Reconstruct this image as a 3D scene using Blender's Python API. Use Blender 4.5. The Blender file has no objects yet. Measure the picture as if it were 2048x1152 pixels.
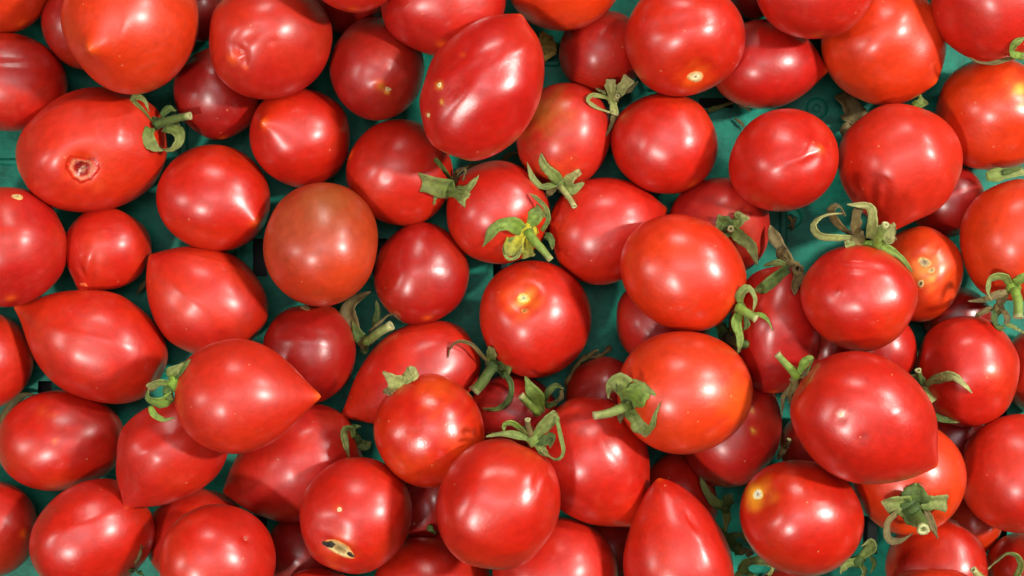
import bpy, math, random
import numpy as np
from mathutils import Vector, Matrix
from mathutils.bvhtree import BVHTree

# ------------------------------------------------------------------ camera
S = 0.30 / 2048            # metres per photo pixel on the reference plane
D = 0.42 / S               # camera distance (in pixel units) above the reference plane
ZR = 150.0                 # height of the reference plane above the crate floor (pixel units)
scene = bpy.context.scene
COL = scene.collection
cam_d = bpy.data.cameras.new('camera')
cam_d.sensor_width = 36.0
cam_d.lens = 36.0 * (D * S) / 0.30
cam_d.clip_start = 0.01
cam_d.clip_end = 50
cam = bpy.data.objects.new('camera', cam_d)
cam.location = (0, 0, (D + ZR) * S)
COL.objects.link(cam)
scene.camera = cam

# ------------------------------------------------------------------ light
scene.view_settings.view_transform = 'Standard'
scene.view_settings.look = 'None'
scene.view_settings.exposure = -0.10
scene.view_settings.gamma = 1.0
world = bpy.data.worlds.new('World')
scene.world = world
world.use_nodes = True
bg = world.node_tree.nodes['Background']
bg.inputs['Color'].default_value = (1.0, 0.96, 0.95, 1)
bg.inputs['Strength'].default_value = 0.015

def lamp(az, polar, dist, sx, sy, watts, roll=0, colour=(1, 0.95, 0.88)):
    """shop ceiling lamp: az in degrees counter-clockwise from +x, polar from straight up"""
    d = bpy.data.lights.new('ceiling_lamp', 'AREA')
    d.shape = 'RECTANGLE'
    d.size, d.size_y = sx, sy
    d.energy = watts
    d.color = colour
    o = bpy.data.objects.new('ceiling_lamp', d)
    a, p = math.radians(az), math.radians(polar)
    v = Vector((math.sin(p) * math.cos(a), math.sin(p) * math.sin(a), math.cos(p)))
    o.location = v * dist
    q = v.to_track_quat('Z', 'Y')
    o.rotation_euler = (q @ Matrix.Rotation(math.radians(roll), 3, 'Z').to_quaternion()).to_euler()
    COL.objects.link(o)

lamp(224, 31, 1.8, 0.14, 0.14, 20.0)             # brightest lamp, towards the lower corner
lamp(12, 44, 1.2, 0.07, 0.11, 17.0)              # the nearest lamp, at the right: it throws the clear shadows
lamp(38, 54, 1.1, 0.07, 0.12, 4.5)
lamp(182, 54, 1.8, 0.12, 0.40, 7.0, 25)          # slanted lamp at the left
lamp(92, 58, 1.8, 0.45, 0.14, 9.0)
lamp(95, 8, 1.9, 0.90, 0.30, 5.0, 0, (1, 0.90, 0.95))  # dim strip overhead
lamp(80, 5, 2.0, 2.2, 1.8, 12.0, 0, (1, 0.94, 0.88))   # the lit ceiling

# ------------------------------------------------------------------ helpers
def P(px, py, z):
    """photo pixel + height above the floor (pixel units) -> world metres"""
    k = S * (D - (z - ZR)) / D
    return Vector(((px - 1024) * k, (576 - py) * k, z * S))

def proj(V):
    """N x 3 array in pixel units -> photo pixels"""
    k = D / (D - (V[:, 2] - ZR))
    return 1024 + V[:, 0] * k, 576 - V[:, 1] * k

def tag(o, label=None, cat=None, group=None, kind=None):
    if label: o['label'] = label
    if cat: o['category'] = cat
    if group: o['group'] = group
    if kind: o['kind'] = kind

def mesh_obj(name, verts, faces, mat, parent=None, origin=None, colours=None, smooth=True, gloss=1.0):
    me = bpy.data.meshes.new(name)
    if origin is None: origin = Vector((0, 0, 0))
    me.from_pydata([tuple(Vector(v) - origin) for v in verts], [], faces)
    if colours is not None:
        ca = me.color_attributes.new('Tint', 'FLOAT_COLOR', 'POINT')
        arr = np.ones((len(verts), 4), dtype=np.float32)
        arr[:, :3] = np.asarray(colours)[:, :3]; arr[:, 3] = gloss
        ca.data.foreach_set('color', arr.ravel())
    me.materials.append(mat)
    if smooth:
        me.polygons.foreach_set('use_smooth', [True] * len(me.polygons))
    me.update()
    o = bpy.data.objects.new(name, me)
    COL.objects.link(o)
    if parent is not None:
        o.parent = parent
        o.location = origin - parent.location if parent.parent is None else origin - parent.location - parent.parent.location
    else:
        o.location = origin
    return o

def srgb(r, g, b):
    f = lambda c: (c / 255 / 12.92) if c <= 10 else ((c / 255 + 0.055) / 1.055) ** 2.4
    return np.array([f(r), f(g), f(b)])

# ------------------------------------------------------------------ materials
def new_mat(name):
    m = bpy.data.materials.new(name)
    m.use_nodes = True
    nt = m.node_tree
    return m, nt, nt.nodes['Principled BSDF']

def node(nt, typ, **kw):
    n = nt.nodes.new(typ)
    for k, v in kw.items():
        setattr(n, k, v)
    return n

def skin_material():
    m, nt, b = new_mat('tomato_skin')
    L = nt.links.new
    tint = node(nt, 'ShaderNodeVertexColor', layer_name='Tint')
    tc = node(nt, 'ShaderNodeTexCoord')
    oi = node(nt, 'ShaderNodeObjectInfo')
    off = node(nt, 'ShaderNodeVectorMath', operation='ADD')
    L(tc.outputs['Object'], off.inputs[0]); L(oi.outputs['Random'], off.inputs[1])
    # fine mottling of the flesh under the skin
    n1 = node(nt, 'ShaderNodeTexNoise'); n1.inputs['Scale'].default_value = 420; n1.inputs['Detail'].default_value = 4
    L(off.outputs[0], n1.inputs['Vector'])
    hs = node(nt, 'ShaderNodeHueSaturation')
    mr = node(nt, 'ShaderNodeMapRange'); mr.inputs['To Min'].default_value = 0.74; mr.inputs['To Max'].default_value = 1.26
    L(n1.outputs['Fac'], mr.inputs['Value']); L(mr.outputs[0], hs.inputs['Value'])
    L(tint.outputs['Color'], hs.inputs['Color'])
    # tiny pale specks
    vo = node(nt, 'ShaderNodeTexVoronoi'); vo.inputs['Scale'].default_value = 330
    L(off.outputs[0], vo.inputs['Vector'])
    lt = node(nt, 'ShaderNodeMath', operation='LESS_THAN'); lt.inputs[1].default_value = 0.10
    L(vo.outputs['Distance'], lt.inputs[0])
    sep = node(nt, 'ShaderNodeSeparateColor'); L(vo.outputs['Color'], sep.inputs[0])
    gt = node(nt, 'ShaderNodeMath', operation='GREATER_THAN'); gt.inputs[1].default_value = 0.88
    L(sep.outputs[0], gt.inputs[0])
    mu = node(nt, 'ShaderNodeMath', operation='MULTIPLY'); L(lt.outputs[0], mu.inputs[0]); L(gt.outputs[0], mu.inputs[1])
    mu2 = node(nt, 'ShaderNodeMath', operation='MULTIPLY'); mu2.inputs[1].default_value = 0.3; L(mu.outputs[0], mu2.inputs[0])
    mx = node(nt, 'ShaderNodeMix', data_type='RGBA')
    mx.inputs['B'].default_value = (0.72, 0.36, 0.16, 1)
    L(mu2.outputs[0], mx.inputs['Factor']); L(hs.outputs[0], mx.inputs['A'])
    nd = node(nt, 'ShaderNodeTexNoise'); nd.inputs['Scale'].default_value = 130; nd.inputs['Detail'].default_value = 9; nd.inputs['Roughness'].default_value = 0.72
    nd.inputs['Distortion'].default_value = 0.6
    L(off.outputs[0], nd.inputs['Vector'])
    md = node(nt, 'ShaderNodeMapRange'); md.inputs['From Min'].default_value = 0.55; md.inputs['From Max'].default_value = 0.78; md.inputs['To Max'].default_value = 0.13
    L(nd.outputs['Fac'], md.inputs['Value'])
    mx2 = node(nt, 'ShaderNodeMix', data_type='RGBA'); mx2.inputs['B'].default_value = (0.50, 0.17, 0.10, 1)
    L(md.outputs[0], mx2.inputs['Factor']); L(mx.outputs['Result'], mx2.inputs['A'])
    L(mx2.outputs['Result'], b.inputs['Base Color'])
    # dusty and waxy patches: gloss varies
    n2 = node(nt, 'ShaderNodeTexNoise'); n2.inputs['Scale'].default_value = 75; n2.inputs['Detail'].default_value = 5
    L(off.outputs[0], n2.inputs['Vector'])
    mr2 = node(nt, 'ShaderNodeMapRange'); mr2.inputs['To Min'].default_value = 0.32; mr2.inputs['To Max'].default_value = 0.48
    ad = node(nt, 'ShaderNodeMath', operation='MULTIPLY_ADD'); ad.inputs[1].default_value = 1.0
    L(md.outputs[0], ad.inputs[0]); L(n2.outputs['Fac'], ad.inputs[2]); L(ad.outputs[0], mr2.inputs['Value']); gl = node(nt, 'ShaderNodeMath', operation='DIVIDE'); L(mr2.outputs[0], gl.inputs[0]); L(tint.outputs['Alpha'], gl.inputs[1])
    gl.use_clamp = True
    L(gl.outputs[0], b.inputs['Roughness'])
    gc = node(nt, 'ShaderNodeMath', operation='MULTIPLY'); gc.inputs[1].default_value = 0.85; gc.use_clamp = True
    L(tint.outputs['Alpha'], gc.inputs[0]); L(gc.outputs[0], b.inputs['Coat Weight'])
    b.inputs['IOR'].default_value = 1.45
    b.inputs['Coat Roughness'].default_value = 0.30
    b.inputs['Specular IOR Level'].default_value = 0.36
    b.inputs['Subsurface Weight'].default_value = 0.08
    b.inputs['Subsurface Radius'].default_value = (1.0, 0.15, 0.08)
    b.inputs['Subsurface Scale'].default_value = 0.0025
    bp = node(nt, 'ShaderNodeBump'); bp.inputs['Strength'].default_value = 0.16; bp.inputs['Distance'].default_value = 0.0006
    n3 = node(nt, 'ShaderNodeTexNoise'); n3.inputs['Scale'].default_value = 900; n3.inputs['Detail'].default_value = 3
    L(off.outputs[0], n3.inputs['Vector']); L(n3.outputs['Fac'], bp.inputs['Height'])
    bp2 = node(nt, 'ShaderNodeBump'); bp2.inputs['Strength'].default_value = 0.35; bp2.inputs['Distance'].default_value = 0.0012
    n4 = node(nt, 'ShaderNodeTexNoise'); n4.inputs['Scale'].default_value = 110; n4.inputs['Detail'].default_value = 2
    L(off.outputs[0], n4.inputs['Vector']); L(n4.outputs['Fac'], bp2.inputs['Height'])
    L(bp.outputs[0], bp2.inputs['Normal'])
    L(bp2.outputs[0], b.inputs['Normal'])
    return m

def plant_material(name, rough=0.65):
    m, nt, b = new_mat(name)
    L = nt.links.new
    tint = node(nt, 'ShaderNodeVertexColor', layer_name='Tint')
    tc = node(nt, 'ShaderNodeTexCoord')
    n1 = node(nt, 'ShaderNodeTexNoise'); n1.inputs['Scale'].default_value = 700; n1.inputs['Detail'].default_value = 5
    L(tc.outputs['Object'], n1.inputs['Vector'])
    mr = node(nt, 'ShaderNodeMapRange'); mr.inputs['To Min'].default_value = 0.55; mr.inputs['To Max'].default_value = 1.45
    L(n1.outputs['Fac'], mr.inputs['Value'])
    hs = node(nt, 'ShaderNodeHueSaturation'); L(mr.outputs[0], hs.inputs['Value']); L(tint.outputs['Color'], hs.inputs['Color'])
    L(hs.outputs[0], b.inputs['Base Color'])
    b.inputs['Roughness'].default_value = rough
    b.inputs['Sheen Weight'].default_value = 0.06
    b.inputs['Specular IOR Level'].default_value = 0.3
    bp = node(nt, 'ShaderNodeBump'); bp.inputs['Strength'].default_value = 0.5; bp.inputs['Distance'].default_value = 0.0005
    L(n1.outputs['Fac'], bp.inputs['Height']); L(bp.outputs[0], b.inputs['Normal'])
    return m

def crate_material():
    m, nt, b = new_mat('green_plastic')
    L = nt.links.new
    tc = node(nt, 'ShaderNodeTexCoord')
    n1 = node(nt, 'ShaderNodeTexNoise'); n1.inputs['Scale'].default_value = 90; n1.inputs['Detail'].default_value = 8; n1.inputs['Roughness'].default_value = 0.7
    L(tc.outputs['Object'], n1.inputs['Vector'])
    cr = node(nt, 'ShaderNodeValToRGB')
    cr.color_ramp.elements[0].position = 0.35; cr.color_ramp.elements[0].color = (0.003, 0.085, 0.055, 1)
    cr.color_ramp.elements[1].position = 0.75; cr.color_ramp.elements[1].color = (0.008, 0.30, 0.195, 1)
    L(n1.outputs['Fac'], cr.inputs[0])
    # pale scratches
    mp = node(nt, 'ShaderNodeMapping'); mp.inputs['Scale'].default_value = (60, 420, 60); mp.inputs['Rotation'].default_value = (0, 0, 0.6)
    L(tc.outputs['Object'], mp.inputs['Vector'])
    n2 = node(nt, 'ShaderNodeTexNoise'); n2.inputs['Scale'].default_value = 3; n2.inputs['Detail'].default_value = 6
    L(mp.outputs[0], n2.inputs['Vector'])
    mr = node(nt, 'ShaderNodeMapRange'); mr.inputs['From Min'].default_value = 0.62; mr.inputs['From Max'].default_value = 0.75
    mr.inputs['To Max'].default_value = 0.3
    L(n2.outputs['Fac'], mr.inputs['Value'])
    mx = node(nt, 'ShaderNodeMix', data_type='RGBA'); mx.inputs['B'].default_value = (0.12, 0.36, 0.29, 1)
    L(mr.outputs[0], mx.inputs['Factor']); L(cr.outputs[0], mx.inputs['A'])
    L(mx.outputs['Result'], b.inputs['Base Color'])
    b.inputs['Roughness'].default_value = 0.5
    b.inputs['Specular IOR Level'].default_value = 0.2
    bp = node(nt, 'ShaderNodeBump'); bp.inputs['Strength'].default_value = 0.25; bp.inputs['Distance'].default_value = 0.0006
    L(n1.outputs['Fac'], bp.inputs['Height']); L(bp.outputs[0], b.inputs['Normal'])
    return m

def dark_material():
    m, nt, b = new_mat('dark_table')
    n1 = node(nt, 'ShaderNodeTexNoise'); n1.inputs['Scale'].default_value = 40
    cr = node(nt, 'ShaderNodeValToRGB')
    cr.color_ramp.elements[0].color = (0.010, 0.012, 0.012, 1); cr.color_ramp.elements[1].color = (0.03, 0.033, 0.033, 1)
    nt.links.new(n1.outputs['Fac'], cr.inputs[0]); nt.links.new(cr.outputs[0], b.inputs['Base Color'])
    b.inputs['Roughness'].default_value = 0.8
    return m

SKIN = skin_material()
LEAF = plant_material('calyx_green')
CORK = plant_material('corky_scar', 0.75)
FLESH = plant_material('torn_flesh', 0.22)
GREEN = crate_material()
TABLE = dark_material()

# ------------------------------------------------------------------ crate floor
def box(vs, fs, x0, y0, x1, y1, z0, z1, bev):
    """box with a chamfered top edge, photo pixels at floor height"""
    i = len(vs)
    for (a, z) in ((0, z0), (0, z1 - bev), (bev, z1)):
        vs += [P(x0 + a, y0 + a, z), P(x1 - a, y0 + a, z), P(x1 - a, y1 - a, z), P(x0 + a, y1 - a, z)]
    for k in (0, 4):
        for j in range(4):
            fs.append((i + k + j, i + k + 4 + j, i + k + 4 + (j + 1) % 4, i + k + (j + 1) % 4))
    fs.append((i + 11, i + 10, i + 9, i + 8))

crate = bpy.data.objects.new('plastic_crate', None)
crate.empty_display_size = 0.02
COL.objects.link(crate)
tag(crate, 'worn teal green plastic crate floor showing between the tomatoes', 'crate')

def crate_floor():
    slots = [(1398, 196, 1466, 216)]
    for cx in (-260, 90, 420, 520, 760, 1000, 1240, 1740, 2000, 2260):
        for cy in (-120, 150, 515, 800, 1070, 1280):
            slots.append((cx - 14, cy - 38, cx + 14, cy + 38))
    xs = sorted({-460, 2510} | {s[0] for s in slots} | {s[2] for s in slots})
    ys = sorted({-330, 1480} | {s[1] for s in slots} | {s[3] for s in slots})
    vs, fs, idx = [], [], {}
    def v(x, y, z):
        if (x, y, z) not in idx:
            idx[(x, y, z)] = len(vs); vs.append(P(x, y, z))
        return idx[(x, y, z)]
    hole = lambda x, y: any(s[0] < x < s[2] and s[1] < y < s[3] for s in slots)
    for a, b in zip(xs, xs[1:]):
        for c, d in zip(ys, ys[1:]):
            if hole((a + b) / 2, (c + d) / 2): continue
            fs.append((v(a, d, 0), v(b, d, 0), v(b, c, 0), v(a, c, 0)))
    for (a, c, b, d) in slots:
        q = [(a, c), (b, c), (b, d), (a, d)]
        # the slot's edges follow every grid vertex in between, so the walls stay closed
        for (p0, p1) in zip(q, q[1:] + q[:1]):
            fs.append((v(*p0, 0), v(*p1, 0), v(*p1, -26), v(*p0, -26)))
    o = mesh_obj('floor_panel', vs, fs, GREEN, crate, smooth=False)
    for (x0, y0, x1, y1) in ((1300, 168, 1560, 182), (-460, 318, 60, 330), (1560, 356, 1574, 640), (470, 380, 484, 700),
                             (1690, 120, 1704, 330), (-460, 730, 420, 742), (900, 120, 1120, 132), (360, 160, 374, 330), (690, 1000, 704, 1480)):
        vs, fs = [], []
        box(vs, fs, x0, y0, x1, y1, -1, 9, 3)
        mesh_obj('rib', vs, fs, GREEN, crate, smooth=False)
    for (cx, cy) in ((1634, 217), (1582, 436), (-40, 300)):
        vs, fs = [], []
        n = 20
        for (r, z) in ((24, -1), (20, 3), (17, 4), (8, 4), (6.5, 3), (6, -14), (0.1, -14)):
            for k in range(n):
                a = 2 * math.pi * k / n
                vs.append(P(cx + r * math.cos(a), cy - r * math.sin(a), z))
        for j in range(6):
            for k in range(n):
                fs.append((j * n + k, j * n + (k + 1) % n, (j + 1) * n + (k + 1) % n, (j + 1) * n + k))
        mesh_obj('screw_boss', vs, fs, GREEN, crate)
    for (x0, y0, x1, y1) in ((-480, -350, -460, 1500), (2510, -350, 2530, 1500), (-460, -350, 2510, -330), (-460, 1480, 2510, 1500)):
        vs, fs = [], []
        box(vs, fs, x0, y0, x1, y1, -27, 330, 4)
        mesh_obj('side_wall', vs, fs, GREEN, crate, smooth=False)
crate_floor()
tab = mesh_obj('display_table', [P(-3000, 3000, -40), P(5000, 3000, -40), P(5000, -2000, -40), P(-3000, -2000, -40)], [(0, 1, 2, 3)], TABLE, smooth=False)
tag(tab, kind='structure')

# ------------------------------------------------------------------ tomatoes
R = srgb(176, 24, 5); O = srgb(190, 45, 6); K = srgb(168, 19, 9); B = srgb(152, 46, 14); M = srgb(142, 15, 7); W = srgb(152, 16, 10)  # M, W: deep reds with the shade inside the heap painted in
YEL = srgb(232, 176, 60); ORA = srgb(226, 92, 18); GRN = srgb(150, 120, 30)

# key: level, outline box in the photo, tip direction on screen (deg, 0 right 90 down), tip towards viewer (deg),
#      tip point, length/width, colour, label, extras
T = {}
def t(key, lvl, box_, ang, e, tip, asp, col, label, **kw):
    T[key] = dict(key=key, lvl=lvl, box=box_, ang=ang, e=e, tip=tip, asp=asp, col=col, label=label, **kw)

# --- lowest fruit, seen only in the gaps
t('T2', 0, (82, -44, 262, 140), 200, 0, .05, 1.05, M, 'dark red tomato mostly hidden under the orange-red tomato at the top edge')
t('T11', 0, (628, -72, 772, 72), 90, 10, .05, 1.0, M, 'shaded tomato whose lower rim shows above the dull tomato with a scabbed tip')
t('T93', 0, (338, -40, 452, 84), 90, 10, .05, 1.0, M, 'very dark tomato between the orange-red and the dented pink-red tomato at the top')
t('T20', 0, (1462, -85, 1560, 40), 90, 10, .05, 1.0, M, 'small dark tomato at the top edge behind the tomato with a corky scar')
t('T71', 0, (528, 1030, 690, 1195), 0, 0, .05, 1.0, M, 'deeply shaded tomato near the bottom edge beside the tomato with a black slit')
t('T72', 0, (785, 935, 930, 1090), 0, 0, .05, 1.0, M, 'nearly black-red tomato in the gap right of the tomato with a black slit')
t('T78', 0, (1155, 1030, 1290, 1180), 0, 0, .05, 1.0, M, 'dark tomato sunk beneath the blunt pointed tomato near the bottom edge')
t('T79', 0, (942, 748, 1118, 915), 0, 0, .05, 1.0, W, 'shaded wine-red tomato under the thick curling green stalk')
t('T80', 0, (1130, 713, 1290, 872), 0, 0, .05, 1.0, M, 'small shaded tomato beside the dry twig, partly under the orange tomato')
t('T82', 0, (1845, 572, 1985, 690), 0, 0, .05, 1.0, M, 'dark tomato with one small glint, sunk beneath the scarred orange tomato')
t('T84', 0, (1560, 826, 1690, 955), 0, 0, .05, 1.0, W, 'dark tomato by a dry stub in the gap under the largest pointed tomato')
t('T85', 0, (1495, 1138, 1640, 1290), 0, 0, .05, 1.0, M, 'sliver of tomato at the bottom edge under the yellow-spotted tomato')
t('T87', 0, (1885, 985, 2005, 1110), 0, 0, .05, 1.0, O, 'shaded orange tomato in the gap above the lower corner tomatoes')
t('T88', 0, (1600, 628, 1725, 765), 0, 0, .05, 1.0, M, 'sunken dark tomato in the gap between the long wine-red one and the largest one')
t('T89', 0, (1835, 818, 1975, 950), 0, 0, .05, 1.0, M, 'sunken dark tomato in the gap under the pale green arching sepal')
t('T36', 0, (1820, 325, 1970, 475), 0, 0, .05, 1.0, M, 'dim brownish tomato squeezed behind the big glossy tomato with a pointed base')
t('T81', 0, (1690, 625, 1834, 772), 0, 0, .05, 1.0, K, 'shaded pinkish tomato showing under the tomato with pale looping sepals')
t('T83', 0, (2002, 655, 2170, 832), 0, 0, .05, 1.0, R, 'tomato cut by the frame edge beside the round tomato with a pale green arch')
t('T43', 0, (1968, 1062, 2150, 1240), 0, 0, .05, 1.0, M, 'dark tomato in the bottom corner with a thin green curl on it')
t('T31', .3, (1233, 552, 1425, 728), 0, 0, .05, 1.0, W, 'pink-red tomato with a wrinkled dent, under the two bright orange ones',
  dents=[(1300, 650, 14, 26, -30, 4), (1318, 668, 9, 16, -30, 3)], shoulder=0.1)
t('T75', .2, (545, 1136, 735, 1310), 0, 0, .05, 1.0, R, 'rim of a tomato at the bottom edge below the tomato with a black slit')
t('T77', .4, (1285, 902, 1436, 1090), 60, 10, .05, 1.15, R, 'shaded smooth tomato behind the pear-shaped pointed one at the bottom', shoulder=0.1)
t('T70', .5, (288, 975, 500, 1175), 200, 0, .05, 1.05, R, 'tomato mostly covered by the glossy one at the bottom edge', shoulder=0.1)
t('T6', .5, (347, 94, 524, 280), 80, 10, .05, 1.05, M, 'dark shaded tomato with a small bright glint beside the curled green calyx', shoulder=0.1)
t('T68', .6, (-118, 962, 77, 1153), 0, 30, .05, 1.0, R, 'half tomato at the lower edge of the frame beside the long oval one')
# --- fruit lying on the crate floor
t('T1', 1, (-112, -160, 105, 67), 60, 10, .06, 1.0, O, 'orange-red tomato filling the very corner at the top')
t('T4', 1, (-108, 64, 136, 263), 10, 5, .05, 1.15, K, 'smooth dark crimson tomato at the frame edge with two short bright streaks', dents=[(20, 125, 60, 5, 0, 2.5)], shoulder=0.1)
t('T7', 1, (499, 176, 700, 376), 195, 62, 0.3, 1.05, R, 'round tomato with an orange pinprick tip pointing up', shoulder=0.1, tw=.24, tipc=.8)
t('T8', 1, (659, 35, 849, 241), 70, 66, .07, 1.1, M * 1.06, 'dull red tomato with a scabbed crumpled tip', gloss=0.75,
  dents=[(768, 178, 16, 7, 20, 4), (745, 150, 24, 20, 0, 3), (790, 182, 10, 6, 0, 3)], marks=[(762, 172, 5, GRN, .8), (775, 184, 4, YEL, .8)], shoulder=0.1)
t('T9', 1, (762, -112, 1012, 114), 90, 30, .04, 1.05, K, 'broad tomato cut by the top edge, behind the wrinkled elongated one', shoulder=0.1)
t('T13', 1, (1118, 20, 1290, 190), 90, 10, .04, 1.0, K, 'soft crimson tomato behind the large tomato with a corky scar', shoulder=0.1)
t('T16', 1, (1425, 38, 1656, 218), 6, 5, 0.34, 1.12, K, 'crimson tomato with a blunt nose touching the orange-red one', shoulder=0.1, tw=0.35)
t('T25', 1, (1033, 165, 1222, 378), 290, -8, .03, 1.1, R, 'half ripe tomato shading to olive orange with a calyx at its base', gloss=0.7,
  marks=[(1090, 220, 38, GRN * .6, .45), (1115, 245, 50, ORA * .5, .35), (1055, 245, 26, ORA * .6, .5), (1110, 340, 30, ORA, .2)])
t('T26', 1, (692, 238, 906, 452), 200, 20, .05, 1.02, R, 'red tomato carrying a broad folded leafy calyx',
  dents=[(772, 352, 10, 14, 30, 1.2), (865, 300, 18, 50, 55, -3)], shoulder=.15)
t('T30', 1, (1334, 355, 1540, 558), 250, -66, .03, .95, K, 'dull dusty tomato seen stem-on with a flat green calyx', shoulder=0.12, marks=[(1465, 450, 45, ORA * .8, .2)], gloss=0.65,
  dents=[(1500, 405, 14, 40, -35, -3)])
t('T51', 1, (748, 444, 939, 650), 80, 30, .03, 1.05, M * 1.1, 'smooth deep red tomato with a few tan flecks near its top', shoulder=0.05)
t('T54', 1, (312, 289, 541, 503), 29, 32, 0.22, 1.05, R, 'plump tomato with a short pointed tip beside the curled calyx stalk', shoulder=.12, tw=0.26)
t('T57', .9, (127, 414, 304, 586), 118, 12, 0.34, 1.0, R, 'smallest tomato, its puckered tip above the long lemon-shaped one', tw=0.25,
  dents=[(182, 558, 6, 20, 20, 4), (165, 545, 5, 18, -25, 3), (178, 520, 8, 30, 15, -3)], shoulder=.1)
t('T56', 1, (-100, 374, 135, 614), 80, 25, .04, 1.0, K, 'large crimson tomato at the frame edge with a small corky spot on top', shoulder=.1)
t('T60', 1, (-130, 625, 68, 822), 0, 0, .05, 1.0, R, 'tomato cut by the frame edge below the pointed nose of the lemon-shaped one')
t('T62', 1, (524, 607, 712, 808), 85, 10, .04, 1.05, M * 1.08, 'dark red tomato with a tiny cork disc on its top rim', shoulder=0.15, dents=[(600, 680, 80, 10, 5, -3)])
t('T63', 1, (-8, 780, 251, 982), -8, 5, .03, 1.25, R, 'long oval tomato with faint brown scratches, partly under a dry sepal', marks=[(110, 882, 4, ORA, .9), (85, 822, 9, ORA, .25), (108, 832, 7, ORA, .3)], shoulder=.1)
t('T67', 1, (58, 957, 310, 1190), 140, 20, .03, 1.12, R, 'oval tomato at the bottom beside the thin dry tendril', shoulder=.08, dents=[(160, 1050, 60, 12, -20, -3)])
t('T41', 1, (1770, 1034, 1976, 1240), 90, 20, .03, 1.0, R, 'dark red tomato at the bottom under the star-shaped calyx', shoulder=.1)
t('T40', 1, (1922, 828, 2160, 1066), 0, 20, .03, 1.0, R, 'big round tomato cut by the frame edge under the pale arched sepal', shoulder=.1)
t('T45', 1, (1358, 730, 1564, 975), 100, 20, .03, 1.1, K, 'pinkish tomato with three tan flecks beneath the orange one', shoulder=.06, marks=[(1505, 820, 4, YEL, .9), (1506, 862, 4, YEL, .9)])
t('T32', 1, (1458, 532, 1643, 787), 95, 15, .02, 1.05, W, 'long wine-red tomato lying under withered brown leaves', shoulder=.05)
t('T50', 1, (680, 641, 962, 852), 151, 3, 0.4, 1.38, R, 'slender tomato with a drawn-out nose beside the thick curling stalk', taper=.32, tw=.26, dents=[(890, 720, 40, 26, 0, 4)], shoulder=.1)
t('T65', 1.2, (446, 806, 727, 1046), 162, 3, 0.26, 1.3, K, 'elongated dusky tomato under the bright lemon-pointed one', taper=.25, dents=[(520, 890, 60, 20, -28, 6), (640, 850, 50, 16, -20, -3)], shoulder=.1)
t('T58', 1.2, (292, 492, 537, 714), 221, 2, 0.22, 1.2, R, 'smooth egg-shaped tomato with a blunt corner, beside the brownish one', taper=.16, tw=.3, shoulder=.08, dents=[(375, 590, 70, 12, 40, -2.5)])
t('T27', 1.25, (893, 321, 1101, 528), 215, -40, .03, 1.0, R, 'red tomato wearing a yellow and green calyx', shoulder=.15)
t('T28', 1.2, (1097, 355, 1335, 570), -17, 4, .24, 1.12, R, 'plump tomato whose tip tucks under the bright orange one on top', tw=0.25, shoulder=.15)
t('T53', 1.2, (526, 365, 756, 613), 250, -60, .02, 1.1, B, 'brownish orange unripe looking tomato with a dull mottled skin', marks=[(690, 545, 70, srgb(196, 56, 10), .6), (590, 570, 60, srgb(186, 40, 12), .6), (600, 450, 70, srgb(150, 62, 34), .6), (660, 400, 60, srgb(130, 70, 26), .7), (640, 480, 40, srgb(160, 60, 40), .5)], shoulder=.0, tipc=0, gloss=0.85, dimple=0.0)
t('T24', 1.5, (1221, 184, 1436, 388), 60, 20, .03, 1.0, R, 'smooth round red tomato under a shrivelled five-armed calyx', shoulder=.1)
t('T23', 1.5, (1457, 217, 1678, 423), -16, 62, .12, 1.0, R, 'round tomato with a sharp crease running to its tip', shoulder=.05,
  dents=[(1596, 318, 44, 9, -22, -2.5), (1616, 294, 8, 24, 30, -2.2), (1622, 324, 30, 12, -40, 2)])
t('T52', 1.6, (959, 521, 1183, 756), 60, -64, .02, 1.05, R, 'tomato with a bare yellow stem spot facing up, in the centre', marks=[(1047, 598, 15, YEL, .75), (1047, 600, 30, ORA, .35), (1050, 630, 12, ORA, .5)], shoulder=.12, dents=[(1047, 598, 22, 18, 0, 5)])
t('T59', 1.5, (27, 580, 336, 808), 205, 0, 0.42, 1.30, R, 'lemon-shaped tomato with a short nose touching the crimson one', taper=.22, tw=.22, shoulder=.08, dents=[(170, 670, 80, 14, 15, -3)])
t('T64', 1.5, (232, 800, 457, 1019), 124, 3, 0.38, 1.15, R, 'heart-shaped tomato with its point down, under a looped sepal', taper=.25, tw=.28, shoulder=.08, dents=[(300, 900, 60, 12, -30, -2)])
t('T73', 1.5, (738, 1074, 990, 1290), 90, 20, .03, 1.0, R, 'wide tomato at the bottom edge below the tomato with a black slit', shoulder=.06)
# --- upper fruit
t('T55', 2, (31, 174, 334, 425), 162, 22, .05, 1.22, R * .8 + O * .25, 'big tomato with a sunken rotten hole and a curled green calyx',
  dents=[(163, 334, 36, 34, 0, 10), (164, 336, 21, 22, 0, 13), (205, 262, 26, 9, 60, 3), (190, 280, 60, 40, 0, 4), (240, 260, 12, 30, 10, -1.5)], marks=[(163, 335, 40, ORA, .3)], shoulder=.2)
t('T3', 2, (121, -96, 398, 189), 115, 60, 0.36, 1.12, O, 'large orange-red tomato with a pointed tip, at the top edge', tw=0.22, shoulder=.12,
  dents=[(238, 90, 12, 45, 10, -4), (205, 100, 14, 34, -20, -2)])
t('T5', 2, (418, -40, 665, 199), 135, 52, .05, 1.05, K, 'large pink-red tomato with a dimpled tip', shoulder=.08,
  dents=[(478, 100, 14, 10, 30, 5), (490, 122, 6, 12, 0, 4), (545, 83, 6, 6, 0, 3), (500, 70, 40, 14, -30, 4)], marks=[(490, 134, 4, ORA, .8)])
t('T10', 2, (594, -204, 823, 26), 90, 10, .03, 1.0, R, 'red tomato whose lower rim dips in at the top edge', shoulder=.08)
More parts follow.
